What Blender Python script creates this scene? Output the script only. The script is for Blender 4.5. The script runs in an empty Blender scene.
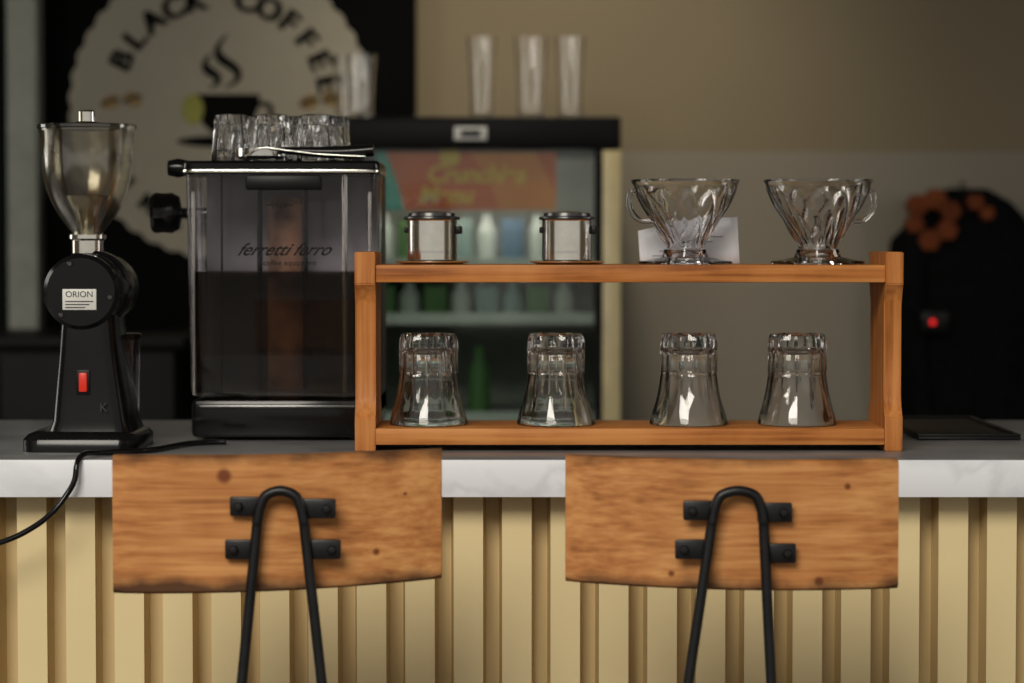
import bpy, bmesh, math, random
from mathutils import Vector, Matrix
random.seed(4)
sc = bpy.context.scene
R = math.radians

# ---- survey helpers: camera 2.5 m from rack front, eye height 1.212 -------
EYE = 1.212
def S(y): return (2.5 + y) / 2500.0
def X(px, y): return (px - 512) * S(y)
def Z(py, y): return EYE + (240 - py) * S(y)

# ------------------------------------------------------------ materials ----
def newmat(name):
    m = bpy.data.materials.new(name); m.use_nodes = True
    nt = m.node_tree
    return m, nt, nt.nodes['Principled BSDF']

def setp(b, **k):
    names = dict(col='Base Color', rough='Roughness', metal='Metallic', trans='Transmission Weight',
                 ior='IOR', coat='Coat Weight', em='Emission Color', es='Emission Strength', spec='Specular IOR Level', sheen='Sheen Weight')
    for a, v in k.items():
        b.inputs[names[a]].default_value = (*v, 1) if isinstance(v, tuple) else v

def mat(name, col, rough=.5, metal=0., var=.12, scale=20, bump=0., **k):
    m, nt, b = newmat(name)
    setp(b, rough=rough, metal=metal, **k)
    tc = nt.nodes.new('ShaderNodeTexCoord')
    n = nt.nodes.new('ShaderNodeTexNoise'); n.inputs['Scale'].default_value = scale; n.inputs['Detail'].default_value = 5
    nt.links.new(tc.outputs['Object'], n.inputs['Vector'])
    r = nt.nodes.new('ShaderNodeValToRGB')
    r.color_ramp.elements[0].position = .3; r.color_ramp.elements[1].position = .7
    r.color_ramp.elements[0].color = (*[c*(1-var) for c in col], 1)
    r.color_ramp.elements[1].color = (*[min(1, c*(1+var)) for c in col], 1)
    nt.links.new(n.outputs['Fac'], r.inputs['Fac'])
    nt.links.new(r.outputs['Color'], b.inputs['Base Color'])
    if bump:
        bp = nt.nodes.new('ShaderNodeBump'); bp.inputs['Strength'].default_value = bump; bp.inputs['Distance'].default_value = .002
        nt.links.new(n.outputs['Fac'], bp.inputs['Height']); nt.links.new(bp.outputs['Normal'], b.inputs['Normal'])
    return m

def glassmat(name, col=(1, 1, 1), rough=0.0, ior=1.48):
    m, nt, b = newmat(name)
    setp(b, col=col, rough=rough, trans=1.0, ior=ior)
    return m

def tintmat(name, tint, refl=.08, rough=.05):
    """thin tinted sheet: transparent tint + fresnel gloss"""
    m, nt, b = newmat(name)
    nt.nodes.remove(b)
    out = nt.nodes['Material Output']
    t = nt.nodes.new('ShaderNodeBsdfTransparent'); t.inputs[0].default_value = (*tint, 1)
    g = nt.nodes.new('ShaderNodeBsdfGlossy'); g.inputs['Roughness'].default_value = rough
    mx = nt.nodes.new('ShaderNodeMixShader')
    lw = nt.nodes.new('ShaderNodeLayerWeight'); lw.inputs['Blend'].default_value = .25
    ma = nt.nodes.new('ShaderNodeMath'); ma.operation = 'MULTIPLY_ADD'; ma.inputs[1].default_value = .5; ma.inputs[2].default_value = refl
    nt.links.new(lw.outputs['Fresnel'], ma.inputs[0]); nt.links.new(ma.outputs[0], mx.inputs[0])
    nt.links.new(t.outputs[0], mx.inputs[1]); nt.links.new(g.outputs[0], mx.inputs[2]); nt.links.new(mx.outputs[0], out.inputs[0])
    return m

def woodmat(name, dark, mid, light, axis='x', rough=.5, knots=(), edge=None, seed=0.0, lohi=(.41, .62)):
    m, nt, b = newmat(name); setp(b, rough=rough, spec=.25)
    N = nt.nodes.new; L = nt.links.new
    tc = N('ShaderNodeTexCoord')
    mp = N('ShaderNodeMapping')
    sc_ = {'x': (1.5, 50, 50), 'z': (50, 50, 1.5)}[axis]
    mp.inputs['Scale'].default_value = sc_; mp.inputs['Location'].default_value = (seed, seed*.7, seed*1.3)
    L(tc.outputs['Object'], mp.inputs['Vector'])
    n1 = N('ShaderNodeTexNoise'); n1.inputs['Scale'].default_value = 2.0; n1.inputs['Detail'].default_value = 8; n1.inputs['Distortion'].default_value = .3
    L(mp.outputs[0], n1.inputs['Vector'])
    n2 = N('ShaderNodeTexNoise'); n2.inputs['Scale'].default_value = 5; n2.inputs['Detail'].default_value = 6
    L(mp.outputs[0], n2.inputs['Vector'])
    n3 = N('ShaderNodeTexNoise'); n3.inputs['Scale'].default_value = 14; n3.inputs['Detail'].default_value = 4
    L(tc.outputs['Object'], n3.inputs['Vector'])
    mx = N('ShaderNodeMath'); mx.operation = 'MULTIPLY_ADD'; mx.inputs[1].default_value = .35
    L(n2.outputs['Fac'], mx.inputs[0])
    m2 = N('ShaderNodeMath'); m2.operation = 'MULTIPLY'; m2.inputs[1].default_value = .40; L(n1.outputs['Fac'], m2.inputs[0])
    L(m2.outputs[0], mx.inputs[2])
    m3 = N('ShaderNodeMath'); m3.operation = 'MULTIPLY_ADD'; m3.inputs[1].default_value = .30; L(n3.outputs['Fac'], m3.inputs[0]); L(mx.outputs[0], m3.inputs[2])
    r = N('ShaderNodeValToRGB'); L(m3.outputs[0], r.inputs['Fac'])
    e = r.color_ramp.elements; e[0].position = lohi[0]; e[0].color = (*dark, 1); e[1].position = lohi[1]; e[1].color = (*light, 1)
    x = e.new(.5); x.color = (*mid, 1)
    cur = r.outputs['Color']
    if knots:
        sep = N('ShaderNodeSeparateXYZ'); L(tc.outputs['Object'], sep.inputs[0])
        cmb = N('ShaderNodeCombineXYZ'); L(sep.outputs[0], cmb.inputs[0]); L(sep.outputs[2], cmb.inputs[2])
        for (kx, kz, kr) in knots:
            d = N('ShaderNodeVectorMath'); d.operation = 'DISTANCE'; L(cmb.outputs[0], d.inputs[0]); d.inputs[1].default_value = (kx, 0, kz)
            w = N('ShaderNodeMath'); w.operation = 'MULTIPLY_ADD'; w.inputs[1].default_value = .006; L(n3.outputs['Fac'], w.inputs[0]); L(d.outputs['Value'], w.inputs[2])
            mr = N('ShaderNodeMapRange'); mr.inputs[1].default_value = kr*.5+.003; mr.inputs[2].default_value = kr*1.1+.003; mr.inputs[3].default_value = .9; mr.inputs[4].default_value = 0
            L(w.outputs[0], mr.inputs[0])
            mc = N('ShaderNodeMix'); mc.data_type = 'RGBA'; L(mr.outputs[0], mc.inputs[0]); L(cur, mc.inputs[6]); mc.inputs[7].default_value = (.14, .03, .008, 1)
            cur = mc.outputs[2]
    if edge:
        sep = N('ShaderNodeSeparateXYZ'); L(tc.outputs['Object'], sep.inputs[0])
        ab = N('ShaderNodeMath'); ab.operation = 'ABSOLUTE'; L(sep.outputs[2], ab.inputs[0])
        nb = N('ShaderNodeTexNoise'); nb.inputs['Scale'].default_value = 22; nb.inputs['Detail'].default_value = 7
        L(tc.outputs['Object'], nb.inputs['Vector'])
        w = N('ShaderNodeMath'); w.operation = 'MULTIPLY_ADD'; w.inputs[1].default_value = .03; L(nb.outputs['Fac'], w.inputs[0]); L(ab.outputs[0], w.inputs[2])
        mr = N('ShaderNodeMapRange'); mr.inputs[1].default_value = edge+.012; mr.inputs[2].default_value = edge+.024; mr.inputs[3].default_value = 0; mr.inputs[4].default_value = .9
        L(w.outputs[0], mr.inputs[0])
        mc = N('ShaderNodeMix'); mc.data_type = 'RGBA'; L(mr.outputs[0], mc.inputs[0]); L(cur, mc.inputs[6]); mc.inputs[7].default_value = (.05, .022, .01, 1)
        cur = mc.outputs[2]
    L(cur, b.inputs['Base Color'])
    bp = N('ShaderNodeBump'); bp.inputs['Strength'].default_value = .3; bp.inputs['Distance'].default_value = .001
    L(mx.outputs[0], bp.inputs['Height']); L(bp.outputs[0], b.inputs['Normal'])
    return m

M = {}
M['black'] = mat('black_plastic', (.006, .006, .0065), .4, var=.2, spec=.25)
M['gloss'] = mat('black_gloss', (.005, .005, .0055), .18, var=.2, spec=.3)
M['iron'] = mat('black_iron', (.006, .0065, .008), .38, metal=0, var=.4, scale=60, bump=.2, spec=.35)
M['chrome'] = mat('chrome', (.80, .79, .76), .16, metal=1, var=.05)
M['steel'] = mat('brushed_steel', (.85, .83, .76), .17, metal=1, var=.06, scale=80)
M['dsteel'] = mat('dark_steel', (.09, .09, .09), .25, metal=.8)
M['copper'] = mat('scaled_copper', (.34, .17, .10), .6, metal=.0, var=.7, scale=22)
M['glass'] = glassmat('clear_glass', (1, 1, 1))
M['plastic'] = glassmat('clear_plastic', (.985, .985, 1.0), ior=1.49)
M['smoke'] = tintmat('smoked_plastic', (.74, .73, .75), .03, .06)
M['water'] = tintmat('tank_water', (.40, .36, .30), .01, .05)
M['hopper'] = tintmat('hopper_plastic', (.86, .84, .78), .14, .15)
M['door'] = tintmat('cooler_door_glass', (.85, .9, .88), .05, .05)
M['white'] = mat('white_enamel', (.7, .7, .66), .4)
M['paper'] = mat('paper', (.72, .72, .76), .7, var=.03)
M['ink'] = mat('ink', (.03, .03, .035), .6)
M['red'] = mat('red_switch', (.55, .02, .01), .35, es=.2, em=(1., .04, .01))
M['rack'] = woodmat('rack_wood', (.28, .085, .018), (.48, .17, .040), (.62, .26, .075), 'x', seed=3)
M['rackv'] = woodmat('rack_side_wood', (.26, .080, .017), (.46, .16, .037), (.59, .24, .068), 'z', seed=5)
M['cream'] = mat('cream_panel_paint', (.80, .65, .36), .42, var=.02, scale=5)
M['tan'] = mat('tan_groove_shade', (.60, .45, .22), .5, var=.04, scale=5)  # groove shade put into the colour: darker tan on the recess faces
M['worktop'] = mat('grey_worktop', (.17, .17, .175), .3, var=.25, scale=14)

# ------------------------------------------------------------ geometry ----
def link(o, parent=None):
    sc.collection.objects.link(o)
    if parent:
        o.parent = parent
        o.matrix_parent_inverse = parent.matrix_world.inverted()
    return o

def group(name, loc=(0, 0, 0), rotz=0):
    e = bpy.data.objects.new(name, None); e.empty_display_size = .05
    e.location = loc; e.rotation_euler = (0, 0, rotz)
    sc.collection.objects.link(e)
    e.matrix_world = Matrix.Translation(loc) @ Matrix.Rotation(rotz, 4, 'Z')
    return e

def finish(name, bm, m, parent=None, smooth=None, origin=None):
    bmesh.ops.recalc_face_normals(bm, faces=bm.faces)
    if origin is not None:
        bmesh.ops.translate(bm, verts=bm.verts, vec=-Vector(origin))
    me = bpy.data.meshes.new(name); bm.to_mesh(me); bm.free()
    if isinstance(m, (list, tuple)):
        for q in m: me.materials.append(q)
    else: me.materials.append(m)
    if smooth is not None:
        me.shade_smooth(); me.set_sharp_from_angle(angle=R(smooth))
    o = bpy.data.objects.new(name, me)
    if origin is not None: o.location = origin
    link(o)
    if parent:
        bpy.context.view_layer.update()
        o.parent = parent; o.matrix_parent_inverse = parent.matrix_world.inverted()
    return o

def addbox(bm, x0, x1, y0, y1, z0, z1, bev=0, mi=0, seg=2):
    vs = [bm.verts.new((x, y, z)) for x in (x0, x1) for y in (y0, y1) for z in (z0, z1)]
    idx = [(0, 1, 3, 2), (4, 6, 7, 5), (0, 4, 5, 1), (2, 3, 7, 6), (0, 2, 6, 4), (1, 5, 7, 3)]
    fs = [bm.faces.new([vs[i] for i in f]) for f in idx]
    for f in fs: f.material_index = mi
    if bev:
        es = list({e for f in fs for e in f.edges})
        r = bmesh.ops.bevel(bm, geom=es, offset=bev, segments=seg, affect='EDGES', profile=.5)
        for f in r['faces']: f.material_index = mi
    return vs

def box(name, x0, x1, y0, y1, z0, z1, m, parent=None, bev=0, seg=2):
    bm = bmesh.new(); addbox(bm, x0, x1, y0, y1, z0, z1, bev, seg=seg)
    return finish(name, bm, m, parent, 40 if bev else None)

def addlathe(bm, prof, c, seg=48, mod=None, axis='z', closed=True, mi=0):
    rings = []
    for (r, h) in prof:
        ring = []
        if r < 1e-6:
            p = (0, 0, h); ring = [bm.verts.new(p)]
        else:
            for i in range(seg):
                t = 2*math.pi*i/seg
                rr = r + (mod(r, h, t) if mod else 0)
                ring.append(bm.verts.new((rr*math.cos(t), rr*math.sin(t), h)))
        rings.append(ring)
    n = len(rings); vs = [v for r in rings for v in r]
    pairs = [(i, i+1) for i in range(n-1)] + ([(n-1, 0)] if closed and len(rings[0]) > 1 and len(rings[-1]) > 1 else [])
    for a, b in pairs:
        A, B = rings[a], rings[b]
        if len(A) == 1 and len(B) == 1: continue
        for i in range(seg):
            j = (i+1) % seg
            if len(A) == 1: f = bm.faces.new((A[0], B[i], B[j]))
            elif len(B) == 1: f = bm.faces.new((A[i], A[j], B[0]))
            else: f = bm.faces.new((A[i], A[j], B[j], B[i]))
            f.material_index = mi
    if axis == 'y':
        for v in vs: v.co = Vector((v.co.x, v.co.z, v.co.y))
    elif axis == 'x':
        for v in vs: v.co = Vector((v.co.z, v.co.y, v.co.x))
    for v in vs: v.co += Vector(c)
    return vs

def lathe(name, prof, c, m, parent=None, seg=48, mod=None, axis='z', closed=False, smooth=35):
    bm = bmesh.new(); addlathe(bm, prof, c, seg, mod, axis, closed)
    return finish(name, bm, m, parent, smooth)

def disc_prof(r, h0, h1, b=.001):
    return [(0, h0), (r-b, h0), (r, h0+b), (r, h1-b), (r-b, h1), (0, h1)]

def prism(name, pts, axis, a, b, m, parent=None, bev=0, smooth=None):
    bm = bmesh.new()
    def co(p, t):
        return {'y': (p[0], t, p[1]), 'x': (t, p[0], p[1]), 'z': (p[0], p[1], t)}[axis]
    A = [bm.verts.new(co(p, a)) for p in pts]; B = [bm.verts.new(co(p, b)) for p in pts]
    bm.faces.new(A); bm.faces.new(B)
    n = len(pts)
    for i in range(n): bm.faces.new((A[i], A[(i+1) % n], B[(i+1) % n], B[i]))
    if bev: bmesh.ops.bevel(bm, geom=list(bm.edges), offset=bev, segments=2, affect='EDGES')
    return finish(name, bm, m, parent, smooth if smooth else (40 if bev else None))

def tube(name, pts, r, m, parent=None, cyclic=False, radii=None, kind='NURBS'):
    P = [Vector(p) for p in pts]; n = len(P)
    out = []; rad = []
    segs = n if cyclic else n-1
    if kind == 'POLY':
        out = P; rad = radii or [r]*n
    else:
        for i in range(segs):
            g = lambda k: P[k % n] if cyclic else P[max(0, min(n-1, k))]
            p0, p1, p2, p3 = g(i-1), g(i), g(i+1), g(i+2)
            for s in range(8):
                t = s/8
                out.append(.5*((2*p1)+(-p0+p2)*t+(2*p0-5*p1+4*p2-p3)*t*t+(-p0+3*p1-3*p2+p3)*t**3))
                if radii: rad.append(radii[i]*(1-t)+radii[(i+1) % n]*t)
                else: rad.append(r)
        if not cyclic: out.append(P[-1]); rad.append(radii[-1] if radii else r)
    bm = bmesh.new(); rings = []; k = 12; N = len(out)
    tan0 = (out[1]-out[0]).normalized()
    up = Vector((0, 0, 1)) if abs(tan0.z) < .9 else Vector((0, 1, 0))
    nrm = (up - tan0*up.dot(tan0)).normalized()
    for i in range(N):
        if cyclic: tg = (out[(i+1) % N]-out[i-1]).normalized()
        else: tg = (out[min(N-1, i+1)]-out[max(0, i-1)]).normalized()
        nrm = (nrm - tg*nrm.dot(tg)).normalized(); bn = tg.cross(nrm)
        rings.append([bm.verts.new(out[i] + rad[i]*(nrm*math.cos(2*math.pi*j/k)+bn*math.sin(2*math.pi*j/k))) for j in range(k)])
    for i in range(N if cyclic else N-1):
        A, B = rings[i], rings[(i+1) % N]
        for j in range(k): bm.faces.new((A[j], A[(j+1) % k], B[(j+1) % k], B[j]))
    if not cyclic:
        bm.faces.new(rings[0]); bm.faces.new(rings[-1])
    return finish(name, bm, m, parent, 50)

def text(name, body, size, loc, m, parent=None, rot=(R(90), 0, 0), ext=.0004, off=0, shear=0, align='CENTER'):
    cu = bpy.data.curves.new(name, 'FONT'); cu.body = body; cu.size = size; cu.extrude = ext; cu.offset = off; cu.shear = shear
    cu.align_x = align; cu.align_y = 'CENTER'
    o = bpy.data.objects.new(name + '_tmp', cu); sc.collection.objects.link(o)
    o.location = loc; o.rotation_euler = rot
    bpy.context.view_layer.update()
    me = bpy.data.meshes.new_from_object(o.evaluated_get(bpy.context.evaluated_depsgraph_get()))
    mw = o.matrix_world.copy(); bpy.data.objects.remove(o)
    me.transform(mw); me.materials.clear(); me.materials.append(m)
    q = bpy.data.objects.new(name, me); link(q)
    if parent: q.parent = parent; q.matrix_parent_inverse = parent.matrix_world.inverted()
    return q

# ------------------------------------------------------------ room --------
wallm, nt, b = newmat('painted_wall'); setp(b, rough=.75, spec=.15)
tc = nt.nodes.new('ShaderNodeTexCoord'); sp = nt.nodes.new('ShaderNodeSeparateXYZ'); nt.links.new(tc.outputs['Object'], sp.inputs[0])
mr = nt.nodes.new('ShaderNodeMapRange'); mr.inputs[1].default_value = 1.386; mr.inputs[2].default_value = 1.390
nt.links.new(sp.outputs[2], mr.inputs[0])
nz = nt.nodes.new('ShaderNodeTexNoise'); nz.inputs['Scale'].default_value = 3; nz.inputs['Detail'].default_value = 6
nt.links.new(tc.outputs['Object'], nz.inputs['Vector'])
mc = nt.nodes.new('ShaderNodeMix'); mc.data_type = 'RGBA'
mc.inputs[6].default_value = (.35, .315, .26, 1); mc.inputs[7].default_value = (.31, .255, .17, 1)
nt.links.new(mr.outputs[0], mc.inputs[0])
m2 = nt.nodes.new('ShaderNodeMix'); m2.data_type = 'RGBA'; m2.blend_type = 'MULTIPLY'; m2.inputs[0].default_value = .12
nt.links.new(mc.outputs[2], m2.inputs[6]); nt.links.new(nz.outputs['Fac'], m2.inputs[7]); nt.links.new(m2.outputs[2], b.inputs['Base Color'])
M['wall'] = wallm
M['ceil'] = mat('ceiling_paint', (.12, .10, .07), .8)
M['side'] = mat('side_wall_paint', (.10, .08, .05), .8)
M['floor'] = mat('concrete', (.12, .105, .09), .8, var=.25, scale=6, bump=.3)

box('floor', -4, 4, -6, 2.7, -.05, 0, M['floor'])
box('wall_back', -2.2, 2.2, 2.5, 2.6, 0, 2.45, M['wall'])
box('wall_left', -2.3, -2.2, -1.2, 2.6, 0, 2.45, M['side'])
box('wall_right', 2.2, 2.3, -1.2, 2.6, 0, 2.45, M['side'])
box('ceiling', -2.3, 2.3, -1.6, 2.6, 2.45, 2.52, M['ceil'])  # unseen; front overhang added to keep daylight off the back wall
box('trim_1', X(10, 2.4), X(40, 2.4), 2.38, 2.5, 0, 2.45, mat('grey_post', (.36, .38, .33), .6), bev=.004)
dr = group('door_1', (-1.4, 2.47, 0))
M['doorm'] = mat('dark_green_door', (.006, .009, .007), .7, spec=.1)
box('leaf', -1.80, X(9, 2.45), 2.46, 2.498, .005, 2.1, M['doorm'], dr, bev=.004)
box('rail_panel_1', -1.70, X(9, 2.45)-.10, 2.452, 2.462, .2, .95, M['doorm'], dr, bev=.006)
box('rail_panel_2', -1.70, X(9, 2.45)-.10, 2.452, 2.462, 1.1, 1.95, M['doorm'], dr, bev=.006)
lathe('door_knob', [(0, -.05), (.02, -.045), (.025, -.03), (.01, -.015), (.01, .0), (0, 0)], (X(9, 2.45)-.06, 2.46, 1.02), M['dsteel'], dr, 24, axis='y')

# low cabinet behind the bar on the left
bc = group('back_cabinet', (-.95, 2.1, 0))
cz = Z(338, 1.9)
M['cabm'] = mat('cabinet_black', (.006, .006, .006), .5, spec=.15)
box('cabinet_body', -1.35, X(180, 2.0), 1.92, 2.35, .06, cz-.02, M['cabm'], bc, bev=.003)
box('cabinet_plinth', -1.33, X(180, 2.0)-.02, 1.95, 2.33, 0, .06, M['cabm'], bc)
box('cabinet_top', -1.37, X(180, 2.0)+.02, 1.90, 2.36, cz-.02, cz, M['cabm'], bc, bev=.003)
for k in range(3):
    xa = -1.34+k*.22
    box(f'cabinet_door_{k}', xa, xa+.212, 1.905, 1.919, .08, cz-.03, M['cabm'], bc, bev=.003)
    tube(f'cabinet_pull_{k}', [(xa+.18, 1.905, .8), (xa+.18, 1.885, .81), (xa+.18, 1.885, .89), (xa+.18, 1.905, .90)], .004, M['dsteel'], bc)

# counter ------------------------------------------------------------------
marble, nt, b = newmat('marble_laminate'); setp(b, rough=.35)
tc = nt.nodes.new('ShaderNodeTexCoord')
n = nt.nodes.new('ShaderNodeTexNoise'); n.inputs['Scale'].default_value = 4.5; n.inputs['Detail'].default_value = 9; n.inputs['Distortion'].default_value = 1.2
nt.links.new(tc.outputs['Object'], n.inputs['Vector'])
r = nt.nodes.new('ShaderNodeValToRGB'); e = r.color_ramp.elements
e[0].position = .44; e[0].color = (.84, .87, .92, 1); e[1].position = .54; e[1].color = (.82, .85, .90, 1)
q = e.new(.49); q.color = (.72, .75, .80, 1)
nt.links.new(n.outputs['Fac'], r.inputs[0]); nt.links.new(r.outputs[0], b.inputs['Base Color'])
ctr = group('bar_counter', (0, 0, 0))
box('worktop', -2.0, 2.0, -.0885, .44, .966, 1.0, M['worktop'], ctr, bev=.001)
box('front_edging', -2.0, 2.0, -.092, -.0886, .9635, .9995, marble, ctr, bev=.0008)
YP = -.055; DP = .026
box('carcass', -1.98, 1.98, YP+DP+.011, .42, 0, .9655, M['black'], ctr)
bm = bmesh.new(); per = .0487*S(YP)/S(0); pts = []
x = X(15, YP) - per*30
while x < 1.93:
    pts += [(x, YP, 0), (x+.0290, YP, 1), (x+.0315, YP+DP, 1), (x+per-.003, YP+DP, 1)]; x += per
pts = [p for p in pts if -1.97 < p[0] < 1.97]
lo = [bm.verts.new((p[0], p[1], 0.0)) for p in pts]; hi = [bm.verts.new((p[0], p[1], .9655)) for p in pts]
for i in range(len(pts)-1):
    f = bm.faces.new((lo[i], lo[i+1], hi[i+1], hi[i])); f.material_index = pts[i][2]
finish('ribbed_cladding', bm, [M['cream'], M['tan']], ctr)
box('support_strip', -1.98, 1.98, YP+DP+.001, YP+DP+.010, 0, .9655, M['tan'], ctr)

# rack ---------------------------------------------------------------------
rack = group('wooden_display_rack', (X(629, 0), .06, 1.0))
Zt, Zl = 1.187, 1.023
xl, xr = X(375, 0), X(886, 0)
box('upper_shelf', xl, xr, .004, .118, Zt-.0175, Zt, M['rack'], rack, bev=.0012)
box('lower_shelf', xl, xr, .002, .118, Zl-.0165, Zl, M['rack'], rack, bev=.0012)
prof = [(0, 1.0), (0, 1.034), (.010, 1.043), (.014, 1.055), (.014, 1.148), (.008, 1.160), (0, 1.168), (0, 1.200),
        (.12, 1.200), (.12, 1.168), (.112, 1.160), (.106, 1.148), (.106, 1.055), (.110, 1.043), (.12, 1.034), (.12, 1.0)]
prism('left_side', prof, 'x', X(354.5, 0), xl, M['rackv'], rack, bev=.001)
prism('right_side', prof, 'x', xr, X(903.5, 0), M['rackv'], rack, bev=.001)
for sx_, xx in ((0, xl-.020), (1, xr+.0175)):
    for k, zz in enumerate((Zt-.009, Zl-.008)):
        for j, yy in enumerate((.03, .09)):
            lathe(f'screw_{sx_}{k}{j}', disc_prof(.003, -.0006, .0006, .0002), (xx, yy, zz), M['dsteel'], rack, 12, axis='x')

# tumblers -----------------------------------------------------------------
tum = [(.0385, 0), (.0400, .0008), (.0400, .003), (.0378, .012), (.0350, .022), (.0325, .032), (.0308, .042), (.0298, .050), (.0292, .052), (.0300, .0545),
       (.0302, .056), (.0302, .058), (.0302, .080), (.0302, .082), (.0298, .086), (.0285, .091), (.0270, .093), (.0240, .093), (.021, .0905), (0, .0905)]
tin = [(0, .080), (.018, .079), (.0240, .076), (.0258, .072), (.0262, .058), (.0262, .050), (.0280, .040), (.0300, .030), (.0328, .020), (.0357, .010), (.0378, .002)]
def flute_o(r, h, t):
    if r < .005: return 0
    if h > .0545 and h < .092: return -.0024*abs(math.sin(6*t))
    if h < .05: return -.0015*abs(math.sin(6*t))*max(0, min(1, (h-.008)/.025))
    return -.0015*abs(math.sin(6*t))
def flute_i(r, h, t):
    if r < .005: return 0
    return .0008*math.cos(12*t)*max(0, min(1, (h-.012)/.03))
def tumbler(px, y, ang):
    x = X(px, y); g = group('glass_tumbler', (x, y, Zl))
    bm = bmesh.new()
    v = addlathe(bm, tum, (x, y, Zl+.0003), 120, lambda r, h, t: flute_o(r, h, t+ang), closed=False)
    w = addlathe(bm, tin, (x, y, Zl+.0003), 120, lambda r, h, t: flute_i(r, h, t+ang), closed=False)
    a = v[:120]; bq = w[-120:]
    for i in range(120): bm.faces.new((a[i], a[(i+1) % 120], bq[(i+1) % 120], bq[i]))
    finish('body', bm, M['glass'], g, 25)
for p, y, a in ((428.5, .055, 0), (556, .055, .2), (689, .055, .35), (797.5, .055, .1)): tumbler(p, y, a)

# phin filters ---------------------------------------------------------------
def phin(px, y=.06):
    x = X(px, y); z = Zt
    g = group('phin_coffee_filter', (x, y, z))
    lathe('saucer', [(0, .0005), (.030, .0005), (.0375, .0022), (.038, .0035), (.031, .0028), (0, .0028)], (x, y, z), M['steel'], g)
    lathe('cup', [(0, .0035), (.0245, .0035), (.0255, .005), (.0255, .0445), (.0262, .0455), (0, .0455)], (x, y, z), M['steel'], g, 72, smooth=10)
    lathe('cup_band', [(.0250, .0115), (.0258, .012), (.0258, .0135), (.0250, .014)], (x, y, z), M['chrome'], g, 64, closed=True)
    lathe('lid', [(0, .0456), (.0285, .0456), (.0290, .047), (.0285, .0485), (.024, .0495), (.0235, .0525), (.012, .054), (0, .0545)], (x, y, z), M['dsteel'], g, 64)
    box('ear_handle', x+.0245, x+.031, y-.008, y+.008, z+.031, z+.0395, M['black'], g, bev=.0015)
    box('ear_handle_left', x-.0285, x-.0248, y-.006, y+.006, z+.032, z+.0385, M['black'], g, bev=.0012)
phin(432); phin(567)

# drippers ------------------------------------------------------------------
def dripper(px, side, y=.06):
    x = X(px, y); z = Zt
    g = group('pour_over_dripper', (x, y, z))
    outer = [(.0195, .016), (.0205, .022), (.0265, .032), (.0345, .046), (.0430, .060), (.0495, .073), (.0530, .081), (.0555, .084), (.0557, .0865)]
    inner = [(.0535, .0865), (.0512, .082), (.0466, .071), (.0400, .058), (.0310, .044), (.0230, .030), (.0175, .022), (.0165, .016)]
    def ribs(r, h, t):
        k = max(0, min(1, (h-.018)/.012))*max(0, min(1, (.085-h)/.008))
        return .0024*k*(abs(math.sin(6*(t + h*14)))*2-1)
    bm = bmesh.new()
    def dens(p, n=4):
        o = []
        for i in range(len(p)-1):
            for s in range(n):
                t = s/n; o.append((p[i][0]*(1-t)+p[i+1][0]*t, p[i][1]*(1-t)+p[i+1][1]*t))
        return o+[p[-1]]
    addlathe(bm, dens(outer)+dens(inner), (x, y, z), 144, lambda r, h, t: ribs(r, h, t), closed=True)
    finish('cone', bm, M['plastic'], g, 40)
    lathe('base_plate', [(.015, .003), (.040, .001), (.0475, .0005), (.0485, .002), (.0475, .0035), (.035, .0055), (.024, .008), (.0215, .0155), (.015, .0155)], (x, y, z), M['plastic'], g, 64, closed=True)
    s = side
    tube('handle', [(x+s*.0495, y, z+.0745), (x+s*.0545, y, z+.0745), (x+s*.0575, y, z+.068), (x+s*.0565, y, z+.058), (x+s*.052, y, z+.050), (x+s*.045, y, z+.0445), (x+s*.034, y, z+.044)],
         .0028, M['plastic'], g)
dripper(685, -1); dripper(817.5, 1)

# receipt paper
rp = group('paper_receipt', (X(692, .105), .105, Zt))
bm = bmesh.new(); rows = []
for i in range(13):
    u = i/12; row = []
    for j in range(5):
        v = j/4
        row.append(bm.verts.new((X(640, .105)+.103*u-.002*v, .103+.006*math.sin(u*5)+.006*v, Zt+.0006+(.034+.014*u+.003*math.sin(3*u))*v)))
    rows.append(row)
for i in range(12):
    for j in range(4): bm.faces.new((rows[i][j], rows[i+1][j], rows[i+1][j+1], rows[i][j+1]))
o = finish('sheet', bm, M['paper'], rp, 60)
sm = o.modifiers.new('thick', 'SOLIDIFY'); sm.thickness = .0003
for k, (a, w) in enumerate([(.012, .03), (.02, .024), (.030, .034), (.055, .02), (.07, .025)]):
    box(f'print_line_{k}', X(640, .105)+a, X(640, .105)+a+w, .1012, .1020, Zt+.008+.005*k, Zt+.0088+.005*k, M['ink'], rp)

# espresso machine -----------------------------------------------------------
yf = .128
em = group('espresso_machine', (-.24, .25, 1.0))
x0, x1 = X(184, yf), X(378, yf); ztop = Z(160, yf); zb = 1.0
bx0, bx1 = x0+.006, x1-.006
box('rear_body', bx0, bx1, .275, .42, zb+.012, ztop-.004, M['black'], em, bev=.008)
box('base', bx0, bx1, yf+.004, .42, zb+.003, Z(400, yf), M['gloss'], em, bev=.006)
box('base_trim_strip', bx0+.008, bx1-.004, yf+.001, yf+.006, Z(409, yf), Z(405, yf), M['dsteel'], em, bev=.002)
for k, (fx, fy) in enumerate([(bx0+.02, yf+.03), (bx1-.02, yf+.03), (bx0+.02, .39), (bx1-.02, .39)]):
    lathe(f'foot_{k}', disc_prof(.012, 0, .005), (fx, fy, zb), M['black'], em, 20)
M['backp'] = mat('grey_back_panel', (.58, .56, .59), .5, metal=0, var=.45, scale=7)
box('tank_back_panel', x0+.008, x1-.008, .262, .272, Z(398, yf), ztop-.012, M['backp'], em)
bm = bmesh.new()
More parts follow.
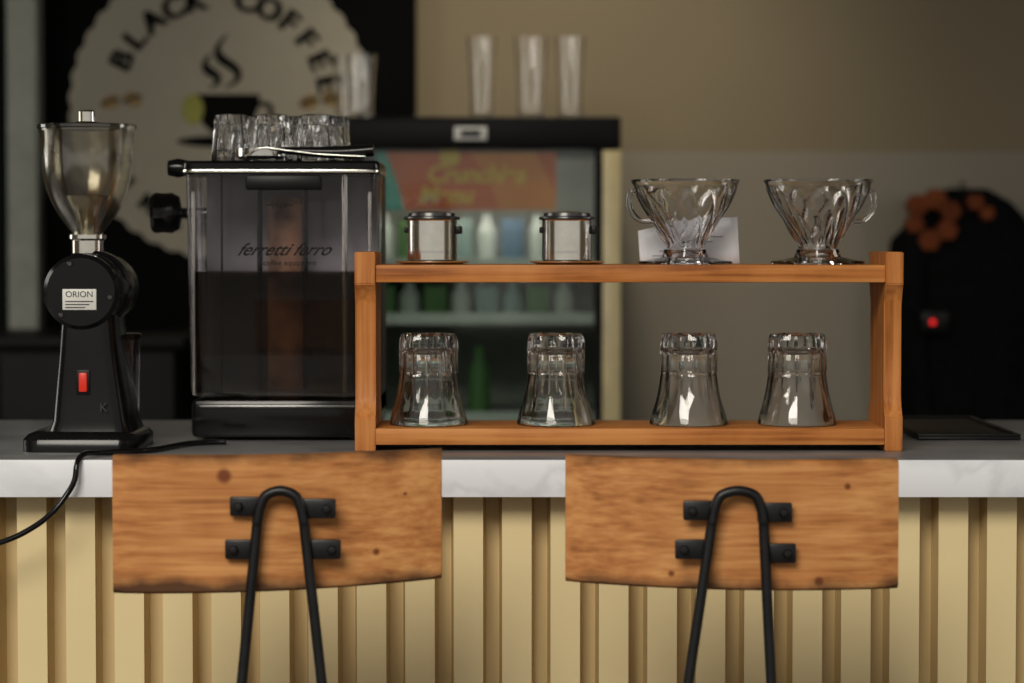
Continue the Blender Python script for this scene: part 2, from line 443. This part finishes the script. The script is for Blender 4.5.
def rrect(cx, cy, hx, hy, r, z, k=5):
    o = []
    for (sx, sy, a0) in [(1, 1, 0), (-1, 1, 90), (-1, -1, 180), (1, -1, 270)]:
        for i in range(k+1):
            a = R(a0+90*i/k); o.append(bm.verts.new((cx+(hx-r)*sx+r*math.cos(a), cy+(hy-r)*sy+r*math.sin(a), z)))
    return o
def loft(rings, capb=True, capt=True):
    for A, B in zip(rings, rings[1:]):
        n = len(A)
        for i in range(n): bm.faces.new((A[i], A[(i+1) % n], B[(i+1) % n], B[i]))
    if capb: bm.faces.new(rings[0])
    if capt: bm.faces.new(rings[-1])
cx, cy = (x0+x1)/2, (yf+.258)/2; hx, hy = (x1-x0)/2, (.258-yf)/2
loft([rrect(cx, cy, hx-.008, hy-.004, .012, Z(397, yf)), rrect(cx, cy, hx-.005, hy-.001, .014, Z(390, yf)), rrect(cx, cy, hx-.001, hy, .014, ztop-.012)], capt=False)
finish('water_tank', bm, M['smoke'], em, 40)
bm = bmesh.new()
loft([rrect(cx, cy, hx-.012, hy-.006, .010, Z(394, yf)), rrect(cx, cy, hx-.008, hy-.004, .012, Z(272, yf))])
finish('tank_water', bm, M['water'], em, 40)
bm = bmesh.new()
loft([rrect(cx, cy, hx+.001, hy+.002, .014, ztop-.015), rrect(cx, cy, hx+.002, hy+.003, .014, ztop-.012), rrect(cx, cy, hx+.002, hy+.003, .014, ztop-.004), rrect(cx, cy, hx, hy, .012, ztop-.001)])
finish('tank_lid', bm, M['gloss'], em, 40)
bm = bmesh.new()
loft([rrect(cx, cy, hx+.0026, hy+.0036, .0145, ztop-.0135), rrect(cx, cy, hx+.0030, hy+.0040, .0145, ztop-.0120), rrect(cx, cy, hx+.0026, hy+.0036, .0145, ztop-.0105)])
finish('chrome_rim', bm, M['steel'], em, 40)
box('lid_grip', X(246, yf), X(322, yf), yf-.005, yf+.02, Z(190, yf), Z(175, yf), M['black'], em, bev=.003)
lathe('boiler_tube', [(0, 0), (.019, 0), (.019, .205), (.014, .212), (0, .212)], (X(283, .2), .225, Z(398, yf)), M['copper'], em, 40)
for k, (px, rr) in enumerate([(260, .0030), (306, .0022), (222, .0012), (345, .003)]):
    lathe(f'tank_pipe_{k}', disc_prof(rr, 0, .235, .0005), (X(px, .17), .17, Z(396, yf)), M['black'] if k < 3 else M['steel'], em, 16)
for sx in (-1, 1):
    lathe(f'side_rail_{sx}', disc_prof(.0018, 0, .215, .0005), (cx+sx*(hx-.009), yf+.010, Z(396, yf)), M['steel'], em, 12)
text('script_lettering', 'ferretti ferro', .0185, (X(283, yf), yf-.0012, Z(250, yf)), M['gloss'], em, shear=.7, off=.0002)
text('small_lettering', 'coffee equipment', .008, (X(290, yf), yf-.0012, Z(263, yf)), M['gloss'], em)
text('tank_mark', '~max~', .010, (X(280, yf), yf-.0012, Z(205, yf)), M['gloss'], em)
box('warming_tray', bx0, bx1, .262, .42, ztop-.004, ztop, M['dsteel'], em, bev=.001)
lathe('steam_knob', [(0, -.016), (.019, -.016), (.0215, -.012), (.0205, -.004), (.0215, .006), (.018, .014), (.008, .016), (0, .016)], (X(167, .25), .25, Z(213, .25)), M['gloss'], em, 24,
      mod=lambda r, h, t: .0008*math.cos(10*t) if r > .018 else 0, axis='x')
tube('steam_knob_shaft', [(X(172, .25), .25, Z(213, .25)), (X(172, .25)+.012, .285, Z(213, .25)), (bx0+.01, .285, Z(213, .25))], .006, M['dsteel'], em, kind='POLY')
lathe('brew_lever_knob', [(0, -.012), (.008, -.011), (.0105, 0), (.008, .011), (0, .012)], (X(179, .22), .22, ztop-.006), M['gloss'], em, 24, axis='x')
tube('brew_lever', [(X(182, .22), .22, ztop-.006), (bx0+.004, .22, ztop-.006)], .0035, M['dsteel'], em, kind='POLY')

# portafilter on top
pf = group('portafilter', (X(310, .15), .155, ztop))
ztp = ztop+.0008
lathe('basket', [(.0, .001), (.022, .001), (.026, .004), (.026, .012), (.024, .012), (.022, .004), (0, .003)], (X(262, .17), .165, ztp), M['chrome'], pf, 40)
tube('handle', [(X(278, .16), .155, ztp+.010), (X(300, .15), .15, ztp+.009), (X(325, .145), .148, ztp+.0078), (X(350, .14), .146, ztp+.008), (X(374, .14), .144, ztp+.010)], .006, M['gloss'], pf,
     radii=[.003, .0045, .006, .007, .0065])
tube('milk_spoon', [(X(246, .14), .139, ztp+.003), (X(262, .14), .137, ztp+.012), (X(290, .14), .137, ztp+.009), (X(325, .14), .137, ztp+.005), (X(366, .14), .137, ztp+.003)], .0011, M['steel'], pf)

# glasses on top (one pile)
bm = bmesh.new()
cup = [(.0215, 0), (.0222, .002), (.0205, .020), (.0195, .034), (.0180, .042), (.014, .043), (0, .0415), (0, .035), (.015, .034), (.0175, .026), (.019, .014), (.0205, .002)]
cup = [(a, b_*1.18) for a, b_ in cup]
for (px, yy) in [(234, .205), (275, .205), (319, .205), (252, .25), (296, .25), (334, .25), (240, .30), (285, .30), (325, .30)]:
    v = addlathe(bm, cup, (X(px, yy)-.002, yy, ztop+.0004), 40, lambda r, h, t: -.0018*abs(math.sin(4*t)) if r > .016 else 0, closed=False)
    a, bq = v[:40], v[-40:]
    for i in range(40): bm.faces.new((a[i], a[(i+1) % 40], bq[(i+1) % 40], bq[i]))
finish('small_shot_glasses', bm, M['glass'], None, 30)

# coffee grinder -------------------------------------------------------------
yg = .07
gr = group('coffee_grinder', (X(84, yg), yg, 1.0))
bm = bmesh.new()
loft([rrect(X(86, .04), .055, .058, .068, .018, 1.0005), rrect(X(86, .04), .055, .058, .068, .018, 1.012), rrect(X(86, .04), .055, .054, .064, .018, 1.017), rrect(X(86, .04), .055, .044, .055, .015, 1.020)])
finish('base', bm, M['gloss'], gr, 40)
bm = bmesh.new()
loft([rrect(X(87, .0), .055, .043, .055, .015, 1.016), rrect(X(87, .0), .055, .038, .052, .015, 1.030), rrect(X(85, .0), .055, .029, .050, .013, 1.10), rrect(X(84, .0), .055, .025, .045, .012, 1.15)])
finish('pedestal', bm, M['gloss'], gr, 40)
lathe('motor_housing', [(0, .0), (.030, .0), (.036, .004), (.036, .03), (.0395, .032), (.0395, .05), (.035, .055), (.035, .11), (.03, .13), (0, .132)], (X(89, .03), .025, Z(290, .02)), M['gloss'], gr, 48, axis='y')
lathe('burr_cover', [(0, -.002), (.034, -.002), (.038, .002), (.038, .018), (.034, .022), (0, .022)], (X(80, 0), .005, Z(292, 0)), M['gloss'], gr, 48, axis='y')
for k in range(3):
    a = R(90+120*k+20); lathe(f'screw_{k}', disc_prof(.0025, -.002, .002, .0005), (X(80, 0)+.030*math.cos(a), .0025, Z(292, 0)+.030*math.sin(a)), M['dsteel'], gr, 12, axis='y')
lathe('adjust_dial', [(0, -.005), (.008, -.005), (.009, 0), (.009, .01), (0, .01)], (X(122, .03), .03, Z(286, .03)), M['gloss'], gr, 20, axis='y')
box('label_plate', X(62, 0), X(96, 0), .0015, .0032, Z(310, 0), Z(289, 0), M['white'], gr, bev=.0005)
text('label_text', 'ORION', .0085, (X(79, 0), .0012, Z(294.5, 0)), M['ink'], gr, ext=.0002)
for k in range(3):
    box(f'label_line_{k}', X(65, 0), X(93-4*k, 0), .0011, .0016, Z(302+3*k, 0), Z(301+3*k, 0), M['ink'], gr)
box('red_switch', X(78, 0), X(86, 0), .000, .030, Z(392, 0), Z(373, 0), M['red'], gr, bev=.001)
box('switch_bezel', X(75, 0), X(89, 0), .002, .030, Z(395, 0), Z(370, 0), M['black'], gr, bev=.001)
text('grinder_mark', 'K', .012, (X(103, 0), -.0005, Z(408, 0)), M['dsteel'], gr, ext=.0012)
lathe('grounds_bin', [(0, 0), (.022, 0), (.024, .004), (.026, .09), (.0245, .09), (.0225, .005), (0, .004)], (X(112, .09), .11, 1.0185), M['smoke'], gr, 40)
lathe('grounds_bin_lid', disc_prof(.027, 0, .006), (X(112, .09), .11, 1.1087), M['gloss'], gr, 40)
hx_ = X(88, yg)
lathe('neck_collar', [(.012, 0), (.019, 0), (.019, .004), (.016, .006), (.016, .022), (.019, .024), (.019, .028), (.012, .028)], (hx_, yg, Z(262, yg)), M['steel'], gr, 40, closed=True)
lathe('throat', [(0, 0), (.026, 0), (.024, .03), (.016, .040), (0, .04)], (hx_, yg, Z(292, yg)), M['gloss'], gr, 40)
zh0 = Z(236, yg); H = Z(130, yg)-zh0
ho = [(.0150, 0), (.0165, .004), (.0225, .012), (.0300, .022), (.0365, .034), (.0415, .047), (.0450, .062), (.0468, .078), (.0478, H-.004), (.0490, H-.002), (.0490, H)]
hi_ = [(.0470, H), (.0464, H-.006), (.0453, .078), (.0435, .062), (.0400, .048), (.0350, .035), (.0285, .023), (.0210, .013), (.0150, .005), (.0135, 0)]
lathe('hopper', ho+hi_, (hx_, yg, zh0), M['hopper'], gr, 64, closed=True, smooth=50)
lathe('hopper_chute', [(.013, 0), (.0135, .02), (.024, .040), (.0235, .0405), (.012, .02), (.0115, 0)], (hx_, yg, zh0+.001), M['steel'], gr, 40, closed=True)
lathe('hopper_lid', [(0, 0), (.049, 0), (.0505, .001), (.0505, .004), (.049, .005), (.012, .0062), (.010, .008), (0, .008)], (hx_, yg, zh0+H+.0002), tintmat('lid_plastic', (.6, .58, .52), .12, .1), gr, 48)
lathe('hopper_knob', disc_prof(.0085, 0, .014, .002), (hx_, yg, zh0+H+.006), M['steel'], gr, 24)

# cable
cb = tube('power_cable', [(X(222, .05), .08, 1.0034), (X(200, .03), .075, 1.0034), (X(180, .03), .05, 1.0034), (X(155, 0), -.015, 1.0034), (X(125, -.05), -.04, 1.0034), (X(100, -.05), -.055, 1.0036), (X(84, -.08), -.082, 1.005),
     (X(76, -.1), -.098, .998), (X(74, -.1), -.103, .982), (X(67, -.105), -.105, Z(492, -.1)), (X(52, -.11), -.11, Z(512, -.11)), (X(30, -.11), -.11, Z(529, -.11)), (X(0, -.11), -.11, Z(543, -.11)), (X(-60, -.11), -.105, Z(560, -.11))], .0028, M['gloss'])

# bar mat right of the counter
mt = group('bar_mat', (X(960, .3), .3, 1.0))
box('rubber_sheet', X(903, .25), X(1002, .25), .14, .42, 1.0003, 1.004, M['black'], mt, bev=.0015)
bm = bmesh.new()
ma0, ma1 = X(903, .25), X(1002, .25)
addbox(bm, ma0, ma1, .14, .146, 1.004, 1.0065, .0008); addbox(bm, ma0, ma1, .414, .42, 1.004, 1.0065, .0008)
addbox(bm, ma0, ma0+.006, .146, .414, 1.004, 1.0065, .0008); addbox(bm, ma1-.006, ma1, .146, .414, 1.004, 1.0065, .0008)
finish('raised_rim', bm, M['black'], mt, 40)

# stools ----------------------------------------------------------------------
def stool(corners, loopx, lowx, yaw, knots, seed, tabs):
    """corners: survey of the board: left x, right x, (top l, top r), (bottom l, bottom r)"""
    yb = -.35; s = S(yb)
    lx, rx, tp, bt = corners
    cx = X((lx+rx)/2, yb)
    g = group('bar_stool', (cx, yb, 0))
    zc = (Z((tp[0]+tp[1])/2, yb)+Z((bt[0]+bt[1])/2, yb))/2
    wm = woodmat('stool_wood', (.27, .095, .028), (.46, .185, .056), (.62, .30, .105), 'x', rough=.62, knots=knots, edge=.050, seed=seed, lohi=(.38, .64))
    bm = bmesh.new(); rings = []; n = 28; th = .020; b_ = .002
    sag = .018
    for i in range(n+1):
        u = -1+2*i/n; t = (u+1)/2
        yy = sag*u*u + u*.135*math.sin(yaw)
        ss = S(yb+yy)
        xx = ((lx+(rx-lx)*t)-512)*ss
        zt = EYE-((tp[0]*(1-t)+tp[1]*t)-240)*ss - .0025*(1-u*u)
        zz = EYE-((bt[0]*(1-t)+bt[1]*t)-240)*ss - .0045*(1-u*u)
        yy += yb
        bb = b_ if i not in (0, n) else .004
        rc = [(yy, zz+bb), (yy+bb, zz), (yy+th-bb, zz), (yy+th, zz+bb), (yy+th, zt-bb), (yy+th-bb, zt), (yy+bb, zt), (yy, zt-bb)]
        rings.append([bm.verts.new((xx, a, c)) for a, c in rc])
    for A, B in zip(rings, rings[1:]):
        for i in range(8): bm.faces.new((A[i], A[(i+1) % 8], B[(i+1) % 8], B[i]))
    bm.faces.new(rings[0]); bm.faces.new(rings[-1])
    finish('backrest', bm, wm, g, 30, origin=(cx, yb, zc))
    yr = yb-.0125; rr = .0046
    L0, L1 = loopx; B0, B1 = lowx
    mid = (L0+L1)/2
    zl = lambda p: Z(p, yb)
    def ext(a, b, z):
        za, zb2 = zl(520), zl(683)
        return X(a, yb)+(X(b, yb)-X(a, yb))*(z-za)/(zb2-za)
    ptsL = [(ext(L0, B0, .012), yr-.07, .004), (ext(L0, B0, .70), yr-.012, .70), (ext(L0, B0, zl(560)), yr, zl(560)), (X(L0, yb), yr, zl(520)), (X(L0+4, yb), yr, zl(503)), (X(L0+10, yb), yr, zl(494)),
            (X(mid, yb), yr, zl(490)), (X(L1-10, yb), yr, zl(494)), (X(L1-4, yb), yr, zl(503)), (X(L1, yb), yr, zl(520)), (ext(L1, B1, zl(560)), yr, zl(560)), (ext(L1, B1, .70), yr-.012, .70), (ext(L1, B1, .012), yr-.07, .004)]
    tube('hairpin_rod', ptsL, rr, M['iron'], g)
    for k, (a, c, py) in enumerate(tabs):
        bm = bmesh.new(); addbox(bm, X(a, yb), X(c, yb), yr+.0015, yr+.0055, zl(py+10), zl(py-10), .0018)
        finish(f'mount_tab_{k}', bm, M['iron'], g, 40)
        bxp = a+9 if k % 2 == 0 else c-9
        lathe(f'bolt_{k}', [(0, -.0042), (.003, -.0037), (.0042, -.001), (.0042, .002), (0, .002)], (X(bxp, yb), yr, zl(py)), M['iron'], g, 6, axis='y')
        tube(f'bolt_shank_{k}', [(X(bxp, yb), yr+.003, zl(py)), (X(bxp, yb), yb+.010, zl(py))], .003, M['iron'], g, kind='POLY')
    sx = cx
    bm = bmesh.new()
    addbox(bm, sx-.15, sx+.15, yb-.008, yb+.24, .715, .745, .012, seg=3)
    finish('seat', bm, wm, g, 40)
    for sgn in (-1, 1):
        tube(f'front_leg_{sgn}', [(sx+sgn*.085, yb+.20, .716), (sx+sgn*.12, yb+.215, .35), (sx+sgn*.145, yb+.23, .006)], .006, M['iron'], g)
    zz = .28
    xa = ext(L0, B0, zz); xb = ext(L1, B1, zz)
    tube('foot_rest', [(xa, yr-.045, zz), (xb, yr-.045, zz), (sx+.126, yb+.217, zz), (sx-.126, yb+.217, zz)], .005, M['iron'], g, cyclic=True, kind='POLY')
stool((111, 441, (456, 450), (595, 580)), (258, 304), (242, 322), R(6), [(-.045, .038, .007), (-.010, .022, .0035), (.085, -.03, .004), (.11, .02, .003)], 2,
      [(230, 262, 506), (301, 336, 508), (225, 258, 549), (305, 341, 549)])
stool((566, 900, (456, 460), (583, 590)), (712, 763), (688, 771), R(-4), [(-.052, -.046, .004), (.075, -.052, .005), (.10, .03, .004), (.035, -.035, .003)], 11,
      [(683, 716, 510), (757, 792, 512), (675, 710, 549), (762, 796, 553)])

# display cooler ---------------------------------------------------------------
yc = 1.9
fr = group('display_cooler', (X(482, yc), yc+.25, 0))
fx0, fx1 = X(345, yc), X(620, yc); ft = Z(118, yc)
M['coolblk'] = mat('cooler_black', (.005, .005, .006), .45, spec=.15)
box('header', fx0, fx1, yc-.03, yc+.5, Z(150, yc), ft, M['coolblk'], fr, bev=.006)
box('side_left', fx0, fx0+.03, yc+.0, yc+.5, .05, Z(150, yc), M['coolblk'], fr)
box('side_right', fx1-.025, fx1, yc+.0, yc+.5, .05, Z(150, yc), M['coolblk'], fr)
M['cool_in'] = mat('cooler_liner', (.38, .39, .34), .5)
box('liner_back', fx0+.03, fx1-.025, yc+.46, yc+.5, .05, Z(150, yc), M['cool_in'], fr)
box('liner_floor', fx0+.03, fx1-.025, yc+.01, yc+.46, .0, .25, M['cool_in'], fr)
box('door_frame_right', X(602, yc), fx1, yc-.028, yc-.001, .10, Z(151, yc), mat('door_edge', (.62, .52, .28), .35), fr, bev=.002)
box('door_seal_right', X(594, yc), X(602, yc), yc-.026, yc-.001, .10, Z(151, yc), M['coolblk'], fr)
box('door_frame_left', fx0, fx0+.035, yc-.028, yc-.001, .10, Z(151, yc), M['coolblk'], fr, bev=.002)
box('door_frame_bottom', fx0+.035, X(594, yc), yc-.028, yc-.001, .10, .20, M['coolblk'], fr)
box('door_glass', fx0+.035, X(594, yc), yc-.018, yc-.012, .20, Z(151, yc), M['door'], fr)
box('badge', X(455, yc), X(487, yc), yc-.033, yc-.029, Z(141, yc), Z(128, yc), M['white'], fr, bev=.001)
box('badge_mark', X(461, yc), X(481, yc), yc-.035, yc-.032, Z(138, yc), Z(131, yc), M['ink'], fr)
shelfz = [Z(262, 2.05), Z(316, 2.0), .90, .70, .50]
for k, z in enumerate(shelfz):
    box(f'shelf_{k}', fx0+.032, fx1-.027, yc+.02, yc+.44, z-.006, z, M['white'], fr)
    box(f'shelf_lip_{k}', fx0+.032, fx1-.027, yc+.015, yc+.02, z-.012, z+.008, M['white'], fr)
def cm(n, c): return mat(n, c, .6, var=.05)
teal, orange, redo, yel = cm('print_teal', (.10, .50, .42)), cm('print_orange', (.92, .30, .06)), cm('print_red', (.85, .17, .05)), cm('print_yellow', (1.0, .62, .08))
zt_, zb_ = Z(152, yc), Z(210, yc)
bn = group('promo_banner', (X(470, yc), yc+.02, zb_)); bn.parent = fr; bn.matrix_parent_inverse = fr.matrix_world.inverted()
box('sheet', X(376, yc), X(556, yc), yc+.004, yc+.006, zb_, zt_, redo, bn)
prism('teal_shape', [(X(376, yc), zb_), (X(404, yc), zb_), (X(398, yc), Z(185, yc)), (X(386, yc), zt_), (X(376, yc), zt_)], 'y', yc+.002, yc+.004, teal, bn)
prism('orange_shape', [(X(500, yc), zb_), (X(556, yc), zb_), (X(556, yc), Z(195, yc)), (X(535, yc), zt_), (X(470, yc), zt_), (X(490, yc), Z(180, yc))], 'y', yc+.002, yc+.004, orange, bn)
lathe('yellow_dot', disc_prof(.018, 0, .002, .0002), (X(450, yc), yc+.001, Z(157, yc)), yel, bn, 24, axis='y')
text('banner_text', 'Crunchies', .042, (X(476, yc), yc+.0, Z(175, yc)), yel, bn, shear=.2, off=.0014)
text('banner_text_2', 'Menu', .042, (X(446, yc), yc+.0, Z(196, yc)), yel, bn, shear=.2, off=.0014)
cols = [cm('label_white', (.48, .50, .46)), cm('label_blue', (.10, .18, .28)), cm('label_green', (.09, .20, .06)), cm('label_cyan', (.24, .34, .32)), cm('label_dark', (.02, .05, .04)), cm('label_orange', (.5, .22, .06))]
bm = bmesh.new()
def bottle(x, y, z, h, r, mi):
    addlathe(bm, [(0, 0), (r, 0), (r, h*.62), (r*.85, h*.70), (r*.42, h*.84), (r*.42, h), (0, h)], (x, y, z), 16, mi=mi)
for zi, z in enumerate(shelfz[:4]):
    hh = {0: .085, 1: .060, 2: .12, 3: .12}[zi]
    xx = fx0+.065; k = 0
    while xx < fx1-.06:
        if zi == 2 and k != 5: xx += .034; k += 1; continue
        ch = [[0, 2, 0, 3, 0, 1, 0, 2, 2], [2, 0, 2, 0, 3, 3, 2, 0, 2], [4, 4, 2, 4, 0, 4, 4, 4, 4], [1, 2, 3, 0, 5, 1, 2, 3, 0]][zi][k % 9]
        if (zi+k) % 2 and zi != 2: addbox(bm, xx-.02, xx+.02, yc+.06, yc+.10, z+.0005, z+hh*.9, .002, mi=ch)
        else: bottle(xx, yc+.08, z+.0005, hh, .019, 2 if zi == 2 else ch)
        xx += .046; k += 1
finish('chilled_drinks', bm, cols, fr, 40)
def area(name, loc, rot, sx, sy, power, col):
    l = bpy.data.lights.new(name, 'AREA'); l.shape = 'RECTANGLE'; l.size = sx; l.size_y = sy; l.energy = power; l.color = col
    o = bpy.data.objects.new(name, l); o.location = loc; o.rotation_euler = rot; sc.collection.objects.link(o); return o
def aim(o, t):
    o.rotation_euler = (Vector(t)-o.location).to_track_quat('-Z', 'Y').to_euler()
cl = area('cooler_lamp', ((fx0+fx1)/2, yc+.03, Z(153, yc)), (R(25), 0, 0), .36, .02, .7, (.97, 1, .92))

def tallglass(px, y, rad, h):
    g = group('tall_glass', (X(px, y), y, ft))
    pr = [(.0, .0), (rad*.78, 0), (rad*.82, .003), (rad*.78, h*.3), (rad*.88, h*.65), (rad, h), (rad-.002, h), (rad*.88-.002, h*.65), (rad*.78-.0025, h*.3), (rad*.72, .014), (0, .012)]
    lathe('body', pr, (X(px, y), y, ft+.0003), M['glass'], g, 40)
tallglass(482, 2.05, .027, .153); tallglass(531, 2.05, .031, .153); tallglass(570, 2.05, .028, .153)
tallglass(362, 2.02, .027, .118); tallglass(349, 2.12, .030, .125)

# sign --------------------------------------------------------------------------
ys = 2.45
sg = group('wall_sign', (X(222, ys), ys+.03, Z(110, ys)))
box('backing_board', X(41, ys), X(416, ys), ys, 2.498, Z(415, ys), Z(-90, ys), mat('sign_black', (.003, .003, .003), .7, spec=.05), sg, bev=.004)
cxS, czS, RS = X(222, ys), Z(108, ys), .300
circ = []
for i in range(288):
    t = 2*math.pi*i/288; r_ = RS-.006+.007*abs(math.sin(22*t)); circ.append((cxS+r_*math.cos(t), czS+r_*math.sin(t)))
prism('round_emblem', circ, 'y', ys-.004, ys+.001, mat('emblem_cream', (.38, .35, .28), .6, var=.03, spec=.1), sg)
M['sink'] = mat('sign_ink', (.004, .004, .004), .7, spec=.05)
def arc(s, rad, a0, a1, size, inward=False, nm='letter', off=.0012):
    n = len(s)
    for i, c in enumerate(s):
        if c == ' ': continue
        a = a0+(a1-a0)*i/(n-1)
        p = (cxS+rad*math.cos(R(a)), ys-.006, czS+rad*math.sin(R(a)))
        rz = R(a-90) if not inward else R(a+90)
        text(f'{nm}_{i}', c, size, (0, 0, 0), M['sink'], None, rot=(0, 0, 0), ext=.001, off=off)
        o = bpy.data.objects[f'{nm}_{i}']
        xs = [v.co.x for v in o.data.vertices]; wdt = .5*(max(xs)+min(xs))
        me = o.data; bmx = bmesh.new()
        for dx in (-.0025, -.0008, .0008, .0025):
            tmp = me.copy(); tmp.transform(Matrix.Translation((dx-wdt, 0, dx*.02))); bmx.from_mesh(tmp); bpy.data.meshes.remove(tmp)
        bmx.to_mesh(me); bmx.free()
        me.transform(Matrix.Translation(p) @ Matrix.Rotation(-rz, 4, 'Y') @ Matrix.Rotation(R(90), 4, 'X'))
        o.parent = sg; o.matrix_parent_inverse = sg.matrix_world.inverted()
arc('BLACK COFFEE', .214, 154, 12, .062)
arc('SINCE 2019', .240, 205, 332, .045, True, 'foot_letter')
cpx, cpz = X(228, ys), Z(104, ys)
bowl = [(cpx-.066, cpz+.018), (cpx+.066, cpz+.018)] + [(cpx+.064*math.cos(R(a)), cpz+.012-.078*math.sin(R(a))) for a in range(5, 180, 12)]
prism('cup_icon', bowl, 'y', ys-.006, ys-.003, M['sink'], sg)
prism('saucer_icon', [(cpx+.10*math.cos(R(a)), cpz-.075+.012*math.sin(R(a))) for a in range(0, 360, 15)], 'y', ys-.006, ys-.003, M['sink'], sg)
tube('cup_handle_icon', [(cpx+.055, ys-.004, cpz), (cpx+.085, ys-.004, cpz-.005), (cpx+.080, ys-.004, cpz-.035), (cpx+.045, ys-.004, cpz-.045)], .005, M['sink'], sg)
def steam(dx, sc_, nm):
    b0 = Vector((cpx+dx, ys-.005, cpz+.03))
    pts = [b0+Vector(v)*sc_ for v in [(.0, 0, 0), (.026, 0, .018), (.022, 0, .040), (-.008, 0, .062), (-.014, 0, .085), (.006, 0, .112)]]
    tube(nm, pts, .004, M['sink'], sg, radii=[.001, .005, .008, .009, .005, .001])
steam(-.004, .95, 'steam_1'); steam(-.034, .6, 'steam_2')
gold = mat('bean_gold', (.25, .15, .04), .5, var=.4)
for k, (px, py, ro) in enumerate([(112, 103, 20), (134, 100, -30), (310, 103, 20), (332, 100, -30)]):
    e = [(X(px, ys)+.019*math.cos(t)*math.cos(R(ro))-.014*math.sin(t)*math.sin(R(ro)), Z(py, ys)+.019*math.cos(t)*math.sin(R(ro))+.014*math.sin(t)*math.cos(R(ro))) for t in [i*math.pi/12 for i in range(24)]]
    prism(f'bean_icon_{k}', e, 'y', ys-.0055, ys-.003, gold, sg)
    tube(f'bean_crease_{k}', [(X(px, ys)-.018, ys-.006, Z(py, ys)-.006), (X(px, ys), ys-.006, Z(py, ys)+.004), (X(px, ys)+.018, ys-.006, Z(py, ys)+.006)], .003, M['sink'], sg)
lf = [(X(194, ys)+.022*math.cos(t), Z(110, ys)+.030*math.sin(t)) for t in [i*math.pi/10 for i in range(20)]]
prism('leaf_icon', lf, 'y', ys-.0078, ys-.007, mat('leaf_green', (.28, .28, .03), .5), sg)

# hanging jacket --------------------------------------------
yj = 2.36
jk = group('hanging_jacket', (X(965, yj), yj, 1.2))
fab = mat('black_fabric', (.006, .006, .007), .9, var=.3, scale=40, bump=.3, spec=.1)
bm = bmesh.new(); nx, nz_ = 30, 22
def jout(v):
    if v < .06: return .04+1.0*v
    if v < .18: return .100+.35*(v-.06)
    return .142+.02*math.sin(v*3)
for side in (0, 1):
    G = []
    for j in range(nz_+1):
        v = j/nz_; w = jout(v); row = []
        for i in range(nx+1):
            u = -1+2*i/nx
            d = .05*math.sqrt(max(0, 1-u*u))*(.5+.5*min(1, v*4)) + .008*math.sin(u*14+v*3)*(v)*(1-u*u)
            row.append(bm.verts.new((X(975, yj)+u*w, (2.45-(d if side == 0 else 0)), Z(188, yj)-v*.56)))
        G.append(row)
    for j in range(nz_):
        for i in range(nx): bm.faces.new((G[j][i], G[j][i+1], G[j+1][i+1], G[j+1][i]))
bmesh.ops.remove_doubles(bm, verts=bm.verts, dist=.0005)
finish('jacket_body', bm, fab, jk, 60)
orj = mat('jacket_orange_print', (.20, .055, .02), .7, var=.3, spec=.1)
for k, (px, py, rr) in enumerate([(920, 205, 12), (938, 199, 12), (953, 211, 11), (950, 230, 11), (932, 240, 12), (917, 224, 10), (978, 202, 9), (990, 213, 8)]):
    lathe(f'print_patch_{k}', [(0, -.004), (rr*.0019, -.001), (rr*.0019, .03), (0, .03)], (X(px, yj), 2.388, Z(py, yj)), orj, jk, 6, axis='y')
tube('sleeve_left', [(X(925, yj), 2.42, Z(215, yj)), (X(915, yj), 2.41, Z(290, yj)), (X(920, yj), 2.41, Z(360, yj)), (X(928, yj), 2.41, Z(430, yj))], .04, fab, jk, radii=[.02, .032, .03, .025])
tube('hook', [(X(970, yj), 2.50, Z(182, yj)), (X(970, yj), 2.46, Z(184, yj)), (X(970, yj), 2.45, Z(180, yj))], .004, M['steel'], jk)
il = group('power_socket', (X(932, yj), 2.35, Z(322, yj)))
lathe('indicator', disc_prof(.005, 0, .01), (X(932, yj), 2.345, Z(322, yj)), mat('indicator_red', (.6, .01, .01), .3, es=1.0, em=(1, .02, .02)), il, 16, axis='y')
box('socket_plate', X(932, yj)-.02, X(932, yj)+.03, 2.352, 2.37, Z(322, yj)-.02, Z(322, yj)+.02, M['black'], il, bev=.002)

# ------------------------------------------------------------ light ------------
w = bpy.data.worlds.new('daylight'); sc.world = w; w.use_nodes = True
bg = w.node_tree.nodes['Background']; bg.inputs[0].default_value = (1.0, .95, .86, 1); bg.inputs[1].default_value = .44
a1 = area('overcast_daylight', (-1.1, -3.6, 3.3), (0, 0, 0), 2.0, 1.4, 130, (1, .94, .83)); aim(a1, (0, 0, .9))
a2 = area('side_window_light', (-2.15, .45, 1.6), (0, 0, 0), 1.2, 1.0, 17, (1, .96, .88)); aim(a2, (0, .1, 1.1))
a3 = area('side_window_light_right', (2.15, .3, 1.6), (0, 0, 0), .8, .9, 10, (1, .96, .90)); aim(a3, (0, .0, 1.1))
sp_ = bpy.data.lights.new('wall_spot', 'SPOT'); sp_.energy = 26; sp_.spot_size = R(70); sp_.spot_blend = 1; sp_.color = (1, .88, .68); sp_.shadow_soft_size = .1
so = bpy.data.objects.new('wall_spot', sp_); so.location = (.08, 1.4, 2.2); sc.collection.objects.link(so)
aim(so, (.08, 2.5, 1.42))

cam = bpy.data.cameras.new('camera'); co = bpy.data.objects.new('camera', cam); sc.collection.objects.link(co)
co.location = (0, -2.5, EYE); co.rotation_euler = (R(90)-math.atan(101.5/2500), 0, 0)
cam.lens = 2500*36/1024; cam.sensor_width = 36; cam.clip_start = .05
cam.dof.use_dof = True; cam.dof.focus_distance = 2.43; cam.dof.aperture_fstop = 4.8
sc.camera = co
sc.view_settings.view_transform = 'Standard'
